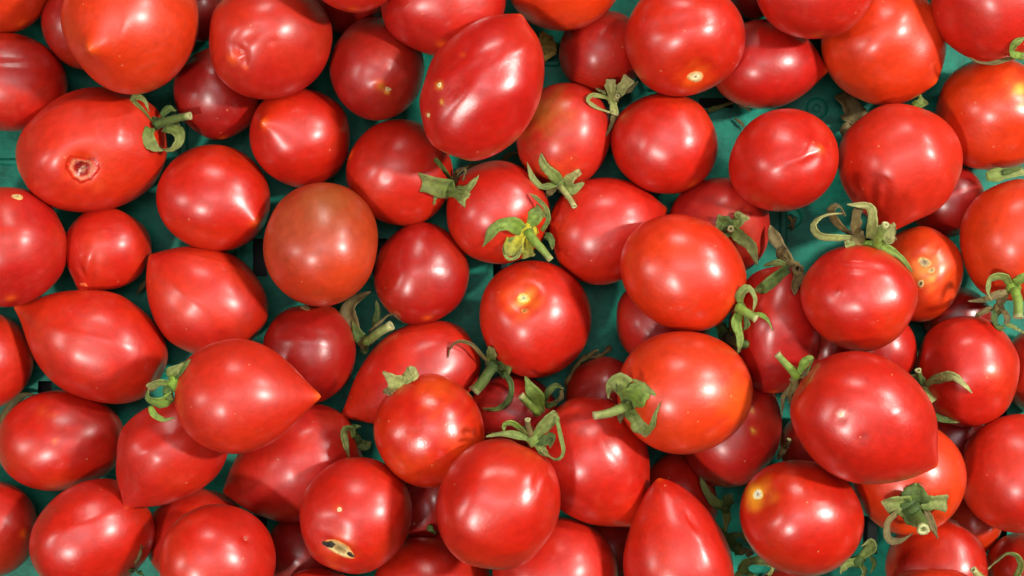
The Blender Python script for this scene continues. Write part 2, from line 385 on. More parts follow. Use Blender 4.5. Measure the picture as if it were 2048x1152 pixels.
t('T14', 2, (1011, -172, 1245, 62), 90, 10, .03, 1.0, O, 'orange-red tomato at the top edge above the half ripe one', shoulder=.08)
t('T18', 2, (1642, -34, 1893, 212), 42, 20, 0.10, 1.02, O, 'plump orange-red tomato with a small tip, beside the cracked crate floor', tw=0.2, shoulder=.1)
t('T21', 2, (1868, 113, 2110, 341), -44, 55, .04, 1.0, O, 'orange tomato with a yellow star-shaped tip at the frame edge', shoulder=.05, marks=[(2040, 180, 10, YEL, .9), (2038, 182, 32, ORA, .6), (2044, 215, 8, YEL, .35)])
t('T34', 2, (1756, 452, 1927, 644), 200, -50, .02, 1.0, O, 'small orange tomato with three corky scars',
  marks=[(1852, 538, 24, YEL, .4), (1850, 535, 44, ORA, .25), (1865, 558, 10, YEL, .5)], dents=[(1848, 530, 16, 12, 20, 4), (1880, 498, 12, 5, -40, -3), (1862, 542, 8, 8, 0, 3)], shoulder=.1)
t('T35', 2, (1919, 358, 2150, 602), 270, 5, .03, 1.05, O, 'orange-red tomato at the frame edge with a fresh green calyx below', shoulder=.15)
t('T37', 2, (1829, 632, 2040, 854), 15, 12, .03, 1.0, R, 'round tomato beside a pale green arching sepal', shoulder=.08, marks=[(1985, 745, 14, ORA, .4)])
t('T39', 2, (1703, 843, 1934, 1071), 270, -34, .02, .95, O, 'orange-red tomato topped by a star-shaped green calyx with a hollow stalk', shoulder=.2, dents=[(1835, 968, 14, 9, 0, 4)])
t('T42', 2, (1755, 1138, 1985, 1345), 90, 10, .03, 1.0, R, 'tomato barely showing at the bottom edge by a cut stalk')
t('T47', 2, (1055, 793, 1300, 1054), 50, 3, .46, 1.05, R, 'broad tomato with a blunt corner tip, between the glossy ones', tw=.45, taper=.08, shoulder=.1, dents=[(1225, 900, 7, 40, -40, 2)])
t('T66', 2, (598, 914, 824, 1148), 115, 30, .02, 1.02, R, 'tomato with a long black slit ringed in tan', shoulder=.08,
  marks=[(679, 1096, 24, ORA, .4), (679, 1018, 8, ORA, .6)], dents=[(640, 1110, 30, 16, 25, -5), (679, 1096, 36, 9, 27, 6), (660, 1055, 60, 20, 10, 3)])
t('T69', 2, (318, 1008, 552, 1240), 100, 30, .03, 1.0, R, 'glossy tomato at the bottom edge with a small pit', shoulder=.06, dents=[(491, 1077, 7, 7, 0, 4)])
t('T74', 2, (985, 1035, 1236, 1270), 90, 20, .03, 1.0, R, 'tomato at the bottom edge tucked under the bright egg-shaped one', shoulder=.06)
t('T76', 2, (1246, 956, 1470, 1296), 256, 3, .12, 1.5, R, 'pear-shaped tomato with its nose up at the bottom edge', taper=.36, tw=.24, shoulder=.06,
  dents=[(1382, 1040, 5, 20, -28, 5), (1400, 1085, 12, 44, -22, -2)])
t('T49', 2.5, (747, 747, 969, 976), 60, 12, .02, 1.0, R, 'round tomato with the sharpest glossy reflections and a calyx stub', marks=[(880, 775, 40, ORA, .4), (930, 880, 50, ORA, .25), (800, 930, 40, ORA, .2)], shoulder=.2, dents=[(828, 862, 9, 4, 0, 1.5)], lump=.6, gloss=1.6)
# --- topmost fruit
t('T12', 3, (839, 27, 1089, 322), -65, 4, 0.18, 1.42, K, 'wrinkled elongated tomato with long ridged highlights', taper=.10, shoulder=.08, gloss=1.2,
  dents=[(950, 140, 18, 70, 55, 3.5), (980, 130, 11, 60, 60, -2.5), (935, 185, 11, 50, 40, -2.2), (1045, 70, 14, 60, 35, 2), (925, 112, 5, 8, 0, 2)],
  marks=[(879, 170, 5, YEL, 1), (857, 230, 4, YEL, .8), (926, 110, 4, ORA, .8), (884, 204, 3, YEL, .7)])
t('T15', 3, (1249, -44, 1491, 193), 255, -42, .02, .98, R, 'large bright tomato with a bare corky stem scar', marks=[(1390, 154, 20, ORA, .9)], shoulder=.06, dents=[(1370, 40, 70, 16, -12, 3)])
t('T17', 3, (1507, -170, 1755, 78), 90, 10, .03, 1.0, R, 'bright red tomato dipping in at the top edge over the blunt-nosed one', shoulder=.06)
t('T19', 3, (1861, -130, 2117, 125), 90, 10, .03, 1.0, R, 'bright tomato in the top corner with a dry sepal below it', shoulder=.08)
t('T22', 3, (1675, 207, 1926, 463), 99, 8, .26, 1.02, R * .75 + O * .3, 'big glossy tomato whose pointed base meets a pale calyx', taper=.04, tw=.36, shoulder=.06,
  dents=[])
t('T29', 3, (1240, 428, 1493, 663), 213, -8, .02, 1.14, R * .55 + O * .5, 'bright orange-red egg-shaped tomato lying on top in the centre', shoulder=.3, lump=.5, marks=[(1255, 473, 4, YEL, .9)])
t('T33', 3, (1600, 489, 1836, 704), 95, 5, .02, .95, R, 'bright tomato with pale dry looping sepals at its top', shoulder=.08, dents=[(1715, 535, 60, 9, 3, 3), (1700, 525, 40, 7, 5, -3), (1683, 582, 7, 8, 0, -3)])
t('T38', 3, (1580, 702, 1877, 969), 33, 2, .42, 1.05, R, 'largest tomato, with a sharp corner tip and small scars', tw=.48, shoulder=.08,
  dents=[(1683, 838, 10, 10, 0, 1.6), (1728, 873, 9, 7, 0, 1.0), (1790, 825, 22, 9, -40, -1.2)], marks=[(1728, 873, 6, srgb(110, 6, 8), .7), (1724, 885, 4, srgb(100, 6, 8), .6), (1685, 838, 8, srgb(120, 10, 10), .4), (1683, 829, 5, srgb(240, 225, 210), .9)])
t('T44', 3, (1479, 920, 1729, 1153), 25, -32, .02, 1.08, R, 'bright tomato with a glowing yellow stem spot near the bottom', shoulder=.06, marks=[(1516, 988, 17, srgb(250, 200, 50), 1), (1516, 988, 22, ORA, .5)], dents=[(1516, 988, 9, 9, 0, 2)], gloss=1.2)
t('T46', 3, (1234, 662, 1506, 909), -12, -24, .02, 1.06, O, 'bright orange tomato with a fresh three-lobed calyx on its side', shoulder=.15, marks=[(1480, 790, 50, ORA, .5)], lump=.6)
t('T48', 3, (871, 877, 1121, 1140), 120, 4, .02, 1.08, R, 'bright egg-shaped tomato with a creased shoulder and stringy calyx', shoulder=.15, dents=[(1078, 946, 5, 26, 14, 4), (1087, 955, 7, 30, 14, -2), (990, 980, 30, 70, 30, 3)])
t('T61', 3, (349, 677, 642, 908), 0, 3, .42, 1.06, R * .7 + O * .3, 'bright lemon-pointed tomato with an orange tip and a looped calyx', taper=.14, tw=.34, tipc=.9, shoulder=.08, lump=.6)


TORDER = sorted(T.values(), key=lambda d: d['lvl'])
NU, NV = 64, 96
def unit_shape(d, rng):
    th = np.linspace(0.0, math.pi, NU + 1)
    ph = np.arange(NV) * 2 * math.pi / NV
    TH, PH = np.meshgrid(th, ph, indexing='ij')
    taper = d.get('taper', 0.0); w = d.get('tw', 0.30)
    c = np.cos(TH); s = np.sin(TH)
    ax = d['asp'] * c
    rad = np.power(np.maximum(s, 0), 0.94) * (1 - taper * np.power(np.maximum(c, 0), 1.3) * 0.8 - d.get('staper', 0.0) * np.maximum(-c, 0))
    ax = ax + d['tip'] * np.exp(-np.sqrt(TH ** 2 + 0.03 ** 2) / w)
    ax = ax + d.get('dimple', 0.10) * np.exp(-((math.pi - TH) / 0.26) ** 2)
    lob = d.get('lobes', rng.choice([2, 3])); la = d.get('lob', rng.uniform(0.008, 0.022))
    rad = rad * (1 + la * np.cos(lob * PH + rng.uniform(0, 6)) * np.sin(TH))
    V = np.stack([ax, rad * np.cos(PH), rad * np.sin(PH)], -1)
    N = V / np.maximum(np.linalg.norm(V, axis=-1, keepdims=True), 1e-6)
    disp = np.zeros_like(TH)
    for k in range(6):
        q = np.array([rng.gauss(0, 1) for _ in range(3)]) * (1.3 + 0.55 * k)
        disp += (0.016 if k < 3 else 0.006) * d.get('lump', 1.0) * np.sin(N @ q + rng.uniform(0, 6.28))
    V = V * (1 + disp[..., None])
    return V.reshape(-1, 3), TH.reshape(-1)

def quads():
    f = []
    for i in range(NU):
        for j in range(NV):
            a, b_ = i * NV + j, i * NV + (j + 1) % NV
            f.append((a, a + NV, b_ + NV, b_))
    return f
FACES = quads()

GX0, GY0, CELL, GW, GH = -1700, -1200, 8, 425, 300
top = np.zeros((GH, GW))
def cells(V):
    ix = np.clip(((V[:, 0] - GX0) / CELL).astype(int), 0, GW - 1)
    iy = np.clip(((V[:, 1] - GY0) / CELL).astype(int), 0, GH - 1)
    return iy, ix

for d in TORDER:
    rng = random.Random(sum(ord(c) * 31 for c in d['key']) + 7 * len(d['label']))
    V, TH = unit_shape(d, rng)
    a, e = math.radians(d['ang']), math.radians(d['e'])
    X = Vector((math.cos(e) * math.cos(a), -math.cos(e) * math.sin(a), math.sin(e)))
    Y = Vector((0, 0, 1)).cross(X)
    Y = Y.normalized() if Y.length > 0.05 else Vector((0, 1, 0))
    Zv = X.cross(Y)
    Rm = np.array([X, Y, Zv]).T
    spin = rng.uniform(0, 6.28)
    V = np.stack([V[:, 0], V[:, 1] * math.cos(spin) - V[:, 2] * math.sin(spin), V[:, 1] * math.sin(spin) + V[:, 2] * math.cos(spin)], -1)
    U = V @ Rm.T
    x0, y0, x1, y1 = d['box']
    ext = U.max(0) - U.min(0)
    sx, sy = (x1 - x0) / ext[0], (y1 - y0) / ext[1]
    cx, cy, z = (x0 + x1) / 2 - 1024, 576 - (y0 + y1) / 2, 120.0
    for it in range(7):
        W = U * np.array([sx, sy, (sx + sy) / 2]) + np.array([cx, cy, 0])
        # let it down until it rests on what lies beneath (soft fruit: a small allowance for give)
        Wc = (U * 0.93) * np.array([sx, sy, (sx + sy) / 2]) + np.array([cx, cy, 0])
        iy, ix = cells(Wc)
        z = max(float((top[iy, ix] - Wc[:, 2]).max()), float(-W[:, 2].min()) + 1.0) if d.get('z') is None else d['z']
        W[:, 2] += z
        px, py = proj(W)
        sx *= (x1 - x0) / (px.max() - px.min()); sy *= (y1 - y0) / (py.max() - py.min())
        k = (D - (z - ZR)) / D
        cx += ((x0 + x1) / 2 - (px.max() + px.min()) / 2) * k
        cy -= ((y0 + y1) / 2 - (py.max() + py.min()) / 2) * k
    W = U * np.array([sx, sy, (sx + sy) / 2]) + np.array([cx, cy, z])
    Wc = (U * 0.93) * np.array([sx, sy, (sx + sy) / 2]) + np.array([cx, cy, z])
    iy, ix = cells(Wc)
    np.maximum.at(top, (iy, ix), Wc[:, 2])
    # pressed and wrinkled places
    cvec = np.array([cx, cy, z])
    nrm = W - cvec
    nrm = nrm / np.maximum(np.linalg.norm(nrm, axis=1, keepdims=True), 1e-6)
    px, py = proj(W)
    front = nrm[:, 2] > 0
    for (dx, dy, rx, ry, rot, dep) in d.get('dents', ()):
        r_ = math.radians(rot)
        u = (px - dx) * math.cos(r_) + (py - dy) * math.sin(r_)
        v = -(px - dx) * math.sin(r_) + (py - dy) * math.cos(r_)
        g = np.exp(-(u / rx) ** 2 - (v / ry) ** 2) * front
        W = W - nrm * (dep * g)[:, None]
    # skin colour
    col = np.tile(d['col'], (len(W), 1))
    mott = np.zeros(len(W))
    for k in range(7):
        q = np.array([rng.gauss(0, 1) for _ in range(3)]) * (1.2 + 0.8 * k)
        mott += np.sin(nrm @ q + rng.uniform(0, 6.28)) / (1.5 + 0.6 * k)
    mott = np.clip(mott * 0.28, -1, 1)[:, None]
    col = col * (1 + 0.16 * mott) + np.maximum(mott, 0) * np.array([0.02, 0.022, 0.002])
    st = np.exp(-((math.pi - TH) / 0.55) ** 2)[:, None] * d.get('shoulder', 0.30)
    col = col * (1 - st) + ORA * st
    tp = np.exp(-(TH / 0.085) ** 2)[:, None] * d.get('tipc', 0.55)
    col = col * (1 - tp) + ORA * 1.1 * tp
    for (mx_, my_, mr_, mc, ms) in sorted(d.get('marks', ()), key=lambda q: -q[2]):
        jit = 1 + 0.25 * np.sin(nrm @ np.array([9.0, 7.0, 5.0])) + 0.2 * np.sin(nrm @ np.array([-17.0, 21.0, 3.0]))
        g = (np.exp(-((px - mx_) ** 2 + (py - my_) ** 2) / (mr_ * jit) ** 2) * ms * front)[:, None]
        g = np.clip(g, 0, 1)
        col = col * (1 - g) + np.array(mc) * g
    d['W'], d['N'], d['c'], d['z0'] = W, nrm, cvec, z
    o = mesh_obj('tomato', [Vector(p) * S for p in W], FACES, SKIN, None, Vector(cvec) * S, np.clip(col, 0.002, 0.95), gloss=d.get('gloss', rng.uniform(0.75, 1.1)))
    tag(o, d['label'], 'tomato', 'ripe tomatoes heaped in the green crate')
    d['obj'] = o

allV, allF, own = [], [], []
for i, d in enumerate(TORDER):
    b_ = len(allV)
    allV.extend([tuple(p) for p in d['W']])
    allF.extend([tuple(q + b_ for q in f) for f in FACES])
bvh = BVHTree.FromPolygons(allV, allF)
EYE = Vector((0, 0, D + ZR))
NF = len(FACES)
def hit(px, py):
    tgt = Vector(((px - 1024), (576 - py), ZR))
    h = bvh.ray_cast(EYE, (tgt - EYE).normalized())
    if h[0] is None: return None, None, None
    return h[0], h[1], TORDER[h[2] // NF]['key']
def surf_z(px, py):
    p = hit(px, py)[0]
    return 2.0 if p is None else p.z


# ------------------------------------------------------------------ calyxes, stalks, leaves
GC = {'g': (srgb(110, 132, 52), srgb(142, 148, 84)), 'y': (srgb(196, 184, 34), srgb(128, 138, 50)), 'd': (srgb(122, 106, 56), srgb(98, 84, 46)),
      'p': (srgb(150, 160, 84), srgb(170, 168, 106)), 'k': (srgb(62, 88, 28), srgb(98, 116, 46)), 'f': (srgb(124, 158, 48), srgb(122, 142, 68)),
      'l': (srgb(216, 200, 100), srgb(190, 160, 66))}
GC = {k: (a * 0.72, b * 0.72) for k, (a, b) in GC.items()}

def smooth_line(pts, n):
    pts = np.asarray(pts, float)
    if len(pts) == 2:
        u = np.linspace(0, 1, n)[:, None]
        return pts[0] * (1 - u) + pts[1] * u
    q = np.vstack([2 * pts[0] - pts[1], pts, 2 * pts[-1] - pts[-2]])
    out = []
    m = len(pts) - 1
    for s in np.linspace(0, m - 1e-6, n):
        i = int(s); f = s - i
        p0, p1, p2, p3 = q[i], q[i + 1], q[i + 2], q[i + 3]
        out.append(0.5 * ((2 * p1) + (-p0 + p2) * f + (2 * p0 - 5 * p1 + 4 * p2 - p3) * f ** 2 + (-p0 + 3 * p1 - 3 * p2 + p3) * f ** 3))
    return np.array(out)

def lift(pts, zb, lim=75, gap=4):
    """(px, py, h) -> world pixel units, kept just clear of the fruit beneath"""
    out = []
    for (x, y, h) in pts:
        z = zb + h
        sz = surf_z(x, y)
        if z < sz + gap and sz < zb + lim: z = sz + gap
        z = max(z, 4.0)
        out.append(P(x, y, z) / S)
    return out

def ribbon(path, width, rng, blunt=False, roll=0.0, fold=0.35):
    """one sepal: a folded, slightly twisted strip with real thickness"""
    n = len(path)
    vs, fs, tv = [], [], []
    width *= 1.04
    path = [Vector(p) for p in path]
    r0, r1 = roll + rng.uniform(-0.35, 0.35), roll + rng.uniform(-0.7, 0.7)
    prev = None
    m = 5
    ph = rng.uniform(0, 6)
    for i in range(n):
        u = i / (n - 1)
        tdir = (path[min(i + 1, n - 1)] - path[max(i - 1, 0)])
        tdir = tdir.normalized() if tdir.length > 1e-6 else Vector((1, 0, 0))
        side = tdir.cross(Vector((0, 0, 1)))
        side = side.normalized() if side.length > 0.15 else (prev or Vector((1, 0, 0)))
        if prev and side.dot(prev) < -0.2: side = -side
        side = (side + prev * 0.6).normalized() if prev else side
        prev = side
        up = side.cross(tdir).normalized()
        if up.z < 0: up = -up
        an = r0 + (r1 - r0) * u
        sd = side * math.cos(an) + up * math.sin(an)
        un = up * math.cos(an) - side * math.sin(an)
        prof = (0.62 + 0.75 * math.sin(min(1, u * 1.7 + 0.12) * math.pi * 0.6)) * ((1 - u ** 3) * 0.93 + 0.07) * 0.8
        if blunt: prof = (0.7 + 0.4 * u) * (1 if u < 0.93 else 0.75)
        w = width * prof * (1 + 0.14 * math.sin(9 * u + ph) + rng.uniform(-0.10, 0.10))
        for lay in (1, -1):
            for k in range(m):
                c = (k / (m - 1)) * 2 - 1
                p = path[i] + sd * (c * w / 2) + un * (abs(c) * fold * w / 2 + 1.3 * math.sin(13 * u + c * 4 + ph) * min(1, 2 * u)) + un * lay * (0.7 if abs(c) < 0.9 else 0.3)
                vs.append(p); tv.append((u, c))
    for i in range(n - 1):
        a, b_ = i * 2 * m, (i + 1) * 2 * m
        for k in range(m - 1):
            fs.append((a + k, a + k + 1, b_ + k + 1, b_ + k))
            fs.append((a + m + k + 1, a + m + k, b_ + m + k, b_ + m + k + 1))
        fs.append((a, b_, b_ + m, a + m)); fs.append((a + m - 1, a + 2 * m - 1, b_ + 2 * m - 1, b_ + m - 1))
    for a in (0, (n - 1) * 2 * m):
        for k in range(m - 1):
            fs.append((a + k, a + m + k, a + m + k + 1, a + k + 1))
    hairs(vs, fs, tv, path, width * 0.35, rng, int(10 + len(path) * 2))
    return vs, fs, tv

def hairs(vs, fs, tv, path, r, rng, count):
    """the fine down on a tomato plant's green parts"""
    n = len(path)
    for _ in range(count):
        i = rng.randrange(0, n - 1); f = rng.random()
        c = path[i].lerp(path[i + 1], f)
        td = (path[i + 1] - path[i]).normalized()
        a = rng.uniform(0, 6.28)
        u = Vector((math.cos(a), math.sin(a), rng.uniform(0, .6)))
        u = (u - td * u.dot(td)).normalized()
        s = td.cross(u)
        k = r * (1 - 0.5 * (i + f) / n)
        b_ = len(vs)
        ln = rng.uniform(2.5, 6.0)
        vs += [c + u * k * .7 + s * .5, c + u * k * .7 - s * .5, c + u * (k + ln) + td * rng.uniform(-2, 2)]
        tv += [(0.9, 1.0)] * 3
        fs.append((b_, b_ + 1, b_ + 2))

def tube(path, radii, rng, seg=10, hollow=True):
    vs, fs, tv = [], [], []
    path = [Vector(p) for p in path]
    n = len(path)
    prev = None
    for i in range(n):
        tdir = (path[min(i + 1, n - 1)] - path[max(i - 1, 0)]).normalized()
        ref = prev or (Vector((0, 0, 1)) if abs(tdir.z) < 0.9 else Vector((1, 0, 0)))
        s1 = tdir.cross(ref).normalized() if prev is None else (prev - tdir * prev.dot(tdir)).normalized()
        prev = s1
        s2 = tdir.cross(s1)
        for k in range(seg):
            a = 2 * math.pi * k / seg
            r = radii[i] * (1 + 0.10 * math.sin(3 * a + i))
            vs.append(path[i] + s1 * math.cos(a) * r + s2 * math.sin(a) * r); tv.append((i / (n - 1), 0))
    for i in range(n - 1):
        for k in range(seg):
            fs.append((i * seg + k, i * seg + (k + 1) % seg, (i + 1) * seg + (k + 1) % seg, (i + 1) * seg + k))
    e = (n - 1) * seg
    td = (path[-1] - path[-2]).normalized()
    b_ = len(vs)
    for (q, inset, uu) in ((0.55, 0.0, 2.0), (0.40, -0.5, 3.0)):
        for k in range(seg):
            vs.append(path[-1] + (vs[e + k] - path[-1]) * q + td * (inset * radii[-1])); tv.append((uu, 0))
    for k in range(seg):
        fs.append((e + k, e + (k + 1) % seg, b_ + (k + 1) % seg, b_ + k))
        fs.append((b_ + k, b_ + (k + 1) % seg, b_ + seg + (k + 1) % seg, b_ + seg + k))
    fs.append(tuple(b_ + seg + k for k in range(seg)))
    fs.append(tuple(reversed(range(seg))))
    hairs(vs, fs, tv, path, radii[0], rng, 40)
    return vs, fs, tv

def tint_sepal(tv, c0, c1, rng):
    out = []
    dry = rng.uniform(0.0, 0.5)
    for (u, c) in tv:
        col = c0 * (1 - u) + c1 * u
        col = col * (0.66 + 0.40 * (1 - abs(c)) ** 2 + 0.30 * abs(c) ** 2) * rng.uniform(0.8, 1.2)
        if u > 0.8: col = col * (1 - dry * (u - 0.8) / 0.2) + srgb(150, 130, 84) * dry * (u - 0.8) / 0.2
        out.append(col)
    return np.array(out)

def tint_stalk(tv, c0, c1):
    out = []
    for (u, c) in tv:
        if u >= 3: out.append(srgb(120, 126, 70))
        elif u >= 2: out.append(srgb(168, 168, 118))
        elif u > 0.97: out.append(srgb(156, 156, 104))
        else: out.append(c0 * (1 - u) + c1 * u)
    return np.array(out)

def owner_z(d, x, y):
    px, py = proj(d['W'])
    sc = (px - x) ** 2 + (py - y) ** 2 - 2.0 * d['W'][:, 2]
    return float(d['W'][int(sc.argmin()), 2])

def calyx(owner, base, col, sepals, stalk=None, hub=13, zb=None, dz=0, name='calyx', loose=None, lim=75):
    rng = random.Random(int(base[0] * 7 + base[1] * 13))
    c0, c1 = GC[col]
    if owner:
        d = T[owner]; par = d['obj']
        z = owner_z(d, *base) + dz if zb is None else zb
    else:
        par = None
        z = (surf_z(*base) + 6 + dz) if zb is None else zb
    bw = P(base[0], base[1], z)
    vs, fs, cc = [], [], []
    if hub:
        n, m = 14, 6
        for i in range(m + 1):
            th = math.pi * i / m
            for k in range(n):
                a = 2 * math.pi * k / n
                r = hub * (1 + 0.16 * math.sin(5 * a + base[0]) + 0.08 * math.sin(3 * a)) * math.sin(th)
                vs.append((bw / S + Vector((r * math.cos(a), r * math.sin(a), 0.55 * hub * math.cos(th) + 2))) * S)
                cc.append(c0 * rng.uniform(0.85, 1.1))
        for i in range(m):
            for k in range(n):
                fs.append((i * n + k, (i + 1) * n + k, (i + 1) * n + (k + 1) % n, i * n + (k + 1) % n))
    else:
        # no hub in view: the thing is its first strip
        s = sepals[0]; sepals = sepals[1:]
        kw = s[-1] if isinstance(s[-1], dict) else {}
        pts = [q for q in s[1:] if not isinstance(q, dict)]
        L_ = lift(smooth_line(pts, 14), z, kw.get('lim', lim))
        v_, fs, tv = ribbon(L_, s[0], rng, kw.get('blunt', False), math.radians(kw.get('roll', 0)), kw.get('fold', 0.35))
        k0, k1 = GC[kw.get('c', col)]
        vs = [p * S for p in v_]; cc = tint_sepal(tv, k0, k1, rng)
    hb = mesh_obj(name, vs, fs, LEAF, par, bw, np.array(cc))
    if loose: tag(hb, loose[0], loose[1], loose[2] if len(loose) > 2 else None)
    for s in sepals:
        kw = s[-1] if isinstance(s[-1], dict) else {}
        pts = [q for q in s[1:] if not isinstance(q, dict)]
        L_ = lift(smooth_line(pts, 14), z, kw.get('lim', lim))
        v_, f_, tv = ribbon(L_, s[0], rng, kw.get('blunt', False), math.radians(kw.get('roll', 0)), kw.get('fold', 0.35))
        k0, k1 = GC[kw.get('c', col)]
        mesh_obj('sepal', [p * S for p in v_], f_, LEAF, hb, bw, tint_sepal(tv, k0, k1, rng))
    if stalk:
        kw = stalk[-1] if isinstance(stalk[-1], dict) else {}
        pts = [q for q in stalk[2:] if not isinstance(q, dict)]
        L_ = lift(smooth_line(pts, 8), z, kw.get('lim', lim), stalk[0] + 2)
        rad = list(np.linspace(stalk[0], stalk[1], 8)); rad[0] *= 1.25; rad[-1] *= 1.12
        v_, f_, tv = tube(L_, rad, rng)
        k0, k1 = GC[kw.get('c', col)]
        mesh_obj('stalk', [p * S for p in v_], f_, LEAF, hb, bw, tint_stalk(tv, k0, k1))
    return hb

def patch(owner, name, x, y, rx, ry, rot, cols, mat, sink=0.0, rough=0.18, label=None, up=0.0):
    """scar or wound lying in the skin: cols = list of colours from centre to rim"""
    d = T[owner]
    rng = random.Random(int(x * 3 + y))
    b2 = BVHTree.FromPolygons([tuple(p) for p in d['W']], FACES)
    rings, seg = 6, 22
    vs, fs, cc = [], [], []
    ph = [rng.uniform(0, 6) for _ in range(3)]
    r_ = math.radians(rot)
    def at(px, py, off):
        tgt = Vector((px - 1024, 576 - py, ZR))
        h = b2.ray_cast(EYE, (tgt - EYE).normalized())
        if h[0] is None:
            h = b2.find_nearest(P(px, py, d['z0']) / S)
        n_ = h[1] if h[1].z > 0 else -h[1]
        return (h[0] + n_ * off) * S
    for i in range(rings + 1):
        u = i / rings
        for k in range(seg):
            a = 2 * math.pi * k / seg
            w = 1 + rough * (math.sin(2 * a + ph[0]) * 0.6 + math.sin(3 * a + ph[1]) * 0.4 + math.sin(8 * a + ph[2]) * 0.2) * u
            uu, vv = rx * u * w * math.cos(a), ry * u * w * math.sin(a)
            X_, Y_ = x + uu * math.cos(r_) - vv * math.sin(r_), y + uu * math.sin(r_) + vv * math.cos(r_)
            off = up * (1 - u ** 4) + 1.0 - 0.8 * u ** 4 + rng.uniform(-0.35, 0.35) * (u < 0.95) + 1.3 * math.exp(-((u - 0.75) / 0.16) ** 2) * (sink > 0)
            vs.append(at(X_, Y_, off))
            f = u * (len(cols) - 1); j = min(int(f), len(cols) - 2)
            c_ = cols[j] * (1 - (f - j)) + cols[j + 1] * (f - j)
            cc.append(c_ * rng.uniform(0.6, 0.95))
    for i in range(rings):
        for k in range(seg):
            fs.append((i * seg + k, (i + 1) * seg + k, (i + 1) * seg + (k + 1) % seg, i * seg + (k + 1) % seg))
    o = mesh_obj(name, vs, fs, mat, d['obj'], at(x, y, 0), np.array(cc))
    if label: o['label'] = label
    return o

# scars and wounds
BRN = srgb(120, 90, 50); TAN = srgb(214, 190, 130); BLK = srgb(26, 20, 14); CRM = srgb(238, 226, 176)
patch('T15', 'stem_scar', 1391, 153, 17, 11, -18, [srgb(120, 100, 60), CRM, TAN, srgb(225, 120, 50)], CORK)
patch('T52', 'stem_scar', 1047, 597, 12, 12, 0, [srgb(120, 130, 80), srgb(200, 204, 150), srgb(214, 196, 110), srgb(216, 150, 40)], CORK)
patch('T52', 'scab', 1049, 622, 9, 7, 0, [BRN, srgb(200, 120, 50), srgb(210, 70, 30)], CORK)
patch('T44', 'stem_scar', 1516, 989, 9, 12, 15, [srgb(150, 140, 110), srgb(240, 240, 210), srgb(252, 226, 120)], CORK)
patch('T56', 'stem_scar', 35, 394, 11, 6, 5, [srgb(190, 150, 90), TAN, srgb(220, 150, 80)], CORK)
patch('T62', 'stem_scar', 611, 616, 10, 5, 5, [srgb(140, 110, 60), TAN, srgb(190, 120, 60)], CORK)
patch('T34', 'stem_scar', 1849, 525, 13, 11, 20, [srgb(130, 110, 84), srgb(176, 156, 120), TAN, srgb(226, 160, 70)], CORK)
patch('T34', 'scab', 1863, 541, 8, 6, -20, [srgb(150, 120, 90), TAN, srgb(230, 170, 80)], CORK)
patch('T34', 'scab', 1842, 567, 6, 9, 10, [srgb(100, 60, 30), BRN, TAN, srgb(226, 150, 70)], CORK)
patch('T55', 'rotten_hole', 164, 337, 29, 31, 0, [srgb(110, 60, 44), srgb(176, 110, 84), srgb(130, 26, 16), srgb(170, 34, 18), srgb(214, 130, 96), srgb(200, 50, 24), srgb(180, 26, 8)], FLESH, 1, .3)
patch('T55', 'rotten_core', 158, 328, 9, 8, 0, [srgb(110, 14, 14), srgb(150, 30, 24)], FLESH, 1, .3, up=1.5)
patch('T66', 'slit', 679, 1097, 36, 12, 27, [srgb(120, 100, 60), srgb(150, 120, 70), TAN, srgb(226, 130, 50)], CORK, 1, .16)
patch('T66', 'slit_opening', 659, 1088, 14, 7, 24, [BLK, BLK * 1.3, srgb(70, 54, 30)], CORK, 0, .4, up=2.5)
patch('T66', 'slit_opening', 701, 1108, 8, 5, 20, [BLK, BLK * 1.5, srgb(80, 60, 34)], CORK, 0, .4, up=2.5)
patch('T66', 'scab', 679, 1019, 5, 6, 0, [srgb(200, 60, 40), CRM, srgb(214, 90, 50)], CORK)
patch('T12', 'scab', 879, 170, 4, 5, 0, [BRN, CRM, TAN], CORK)
patch('T12', 'scab', 857, 230, 3, 4, 0, [BRN, CRM, TAN], CORK)
patch('T8', 'scab', 776, 178, 9, 4, 20, [BRN, TAN, srgb(180, 60, 40)], CORK, 0, .5)
patch('T69', 'scab', 491, 1077, 4, 4, 0, [srgb(110, 20, 16), srgb(230, 120, 100)], CORK)
patch('T38', 'scab', 1683, 829, 3, 6, 30, [CRM, srgb(240, 210, 180)], CORK)
patch('T57', 'scab', 168, 569, 6, 4, 20, [ORA, srgb(230, 110, 60)], CORK, 0, .5)

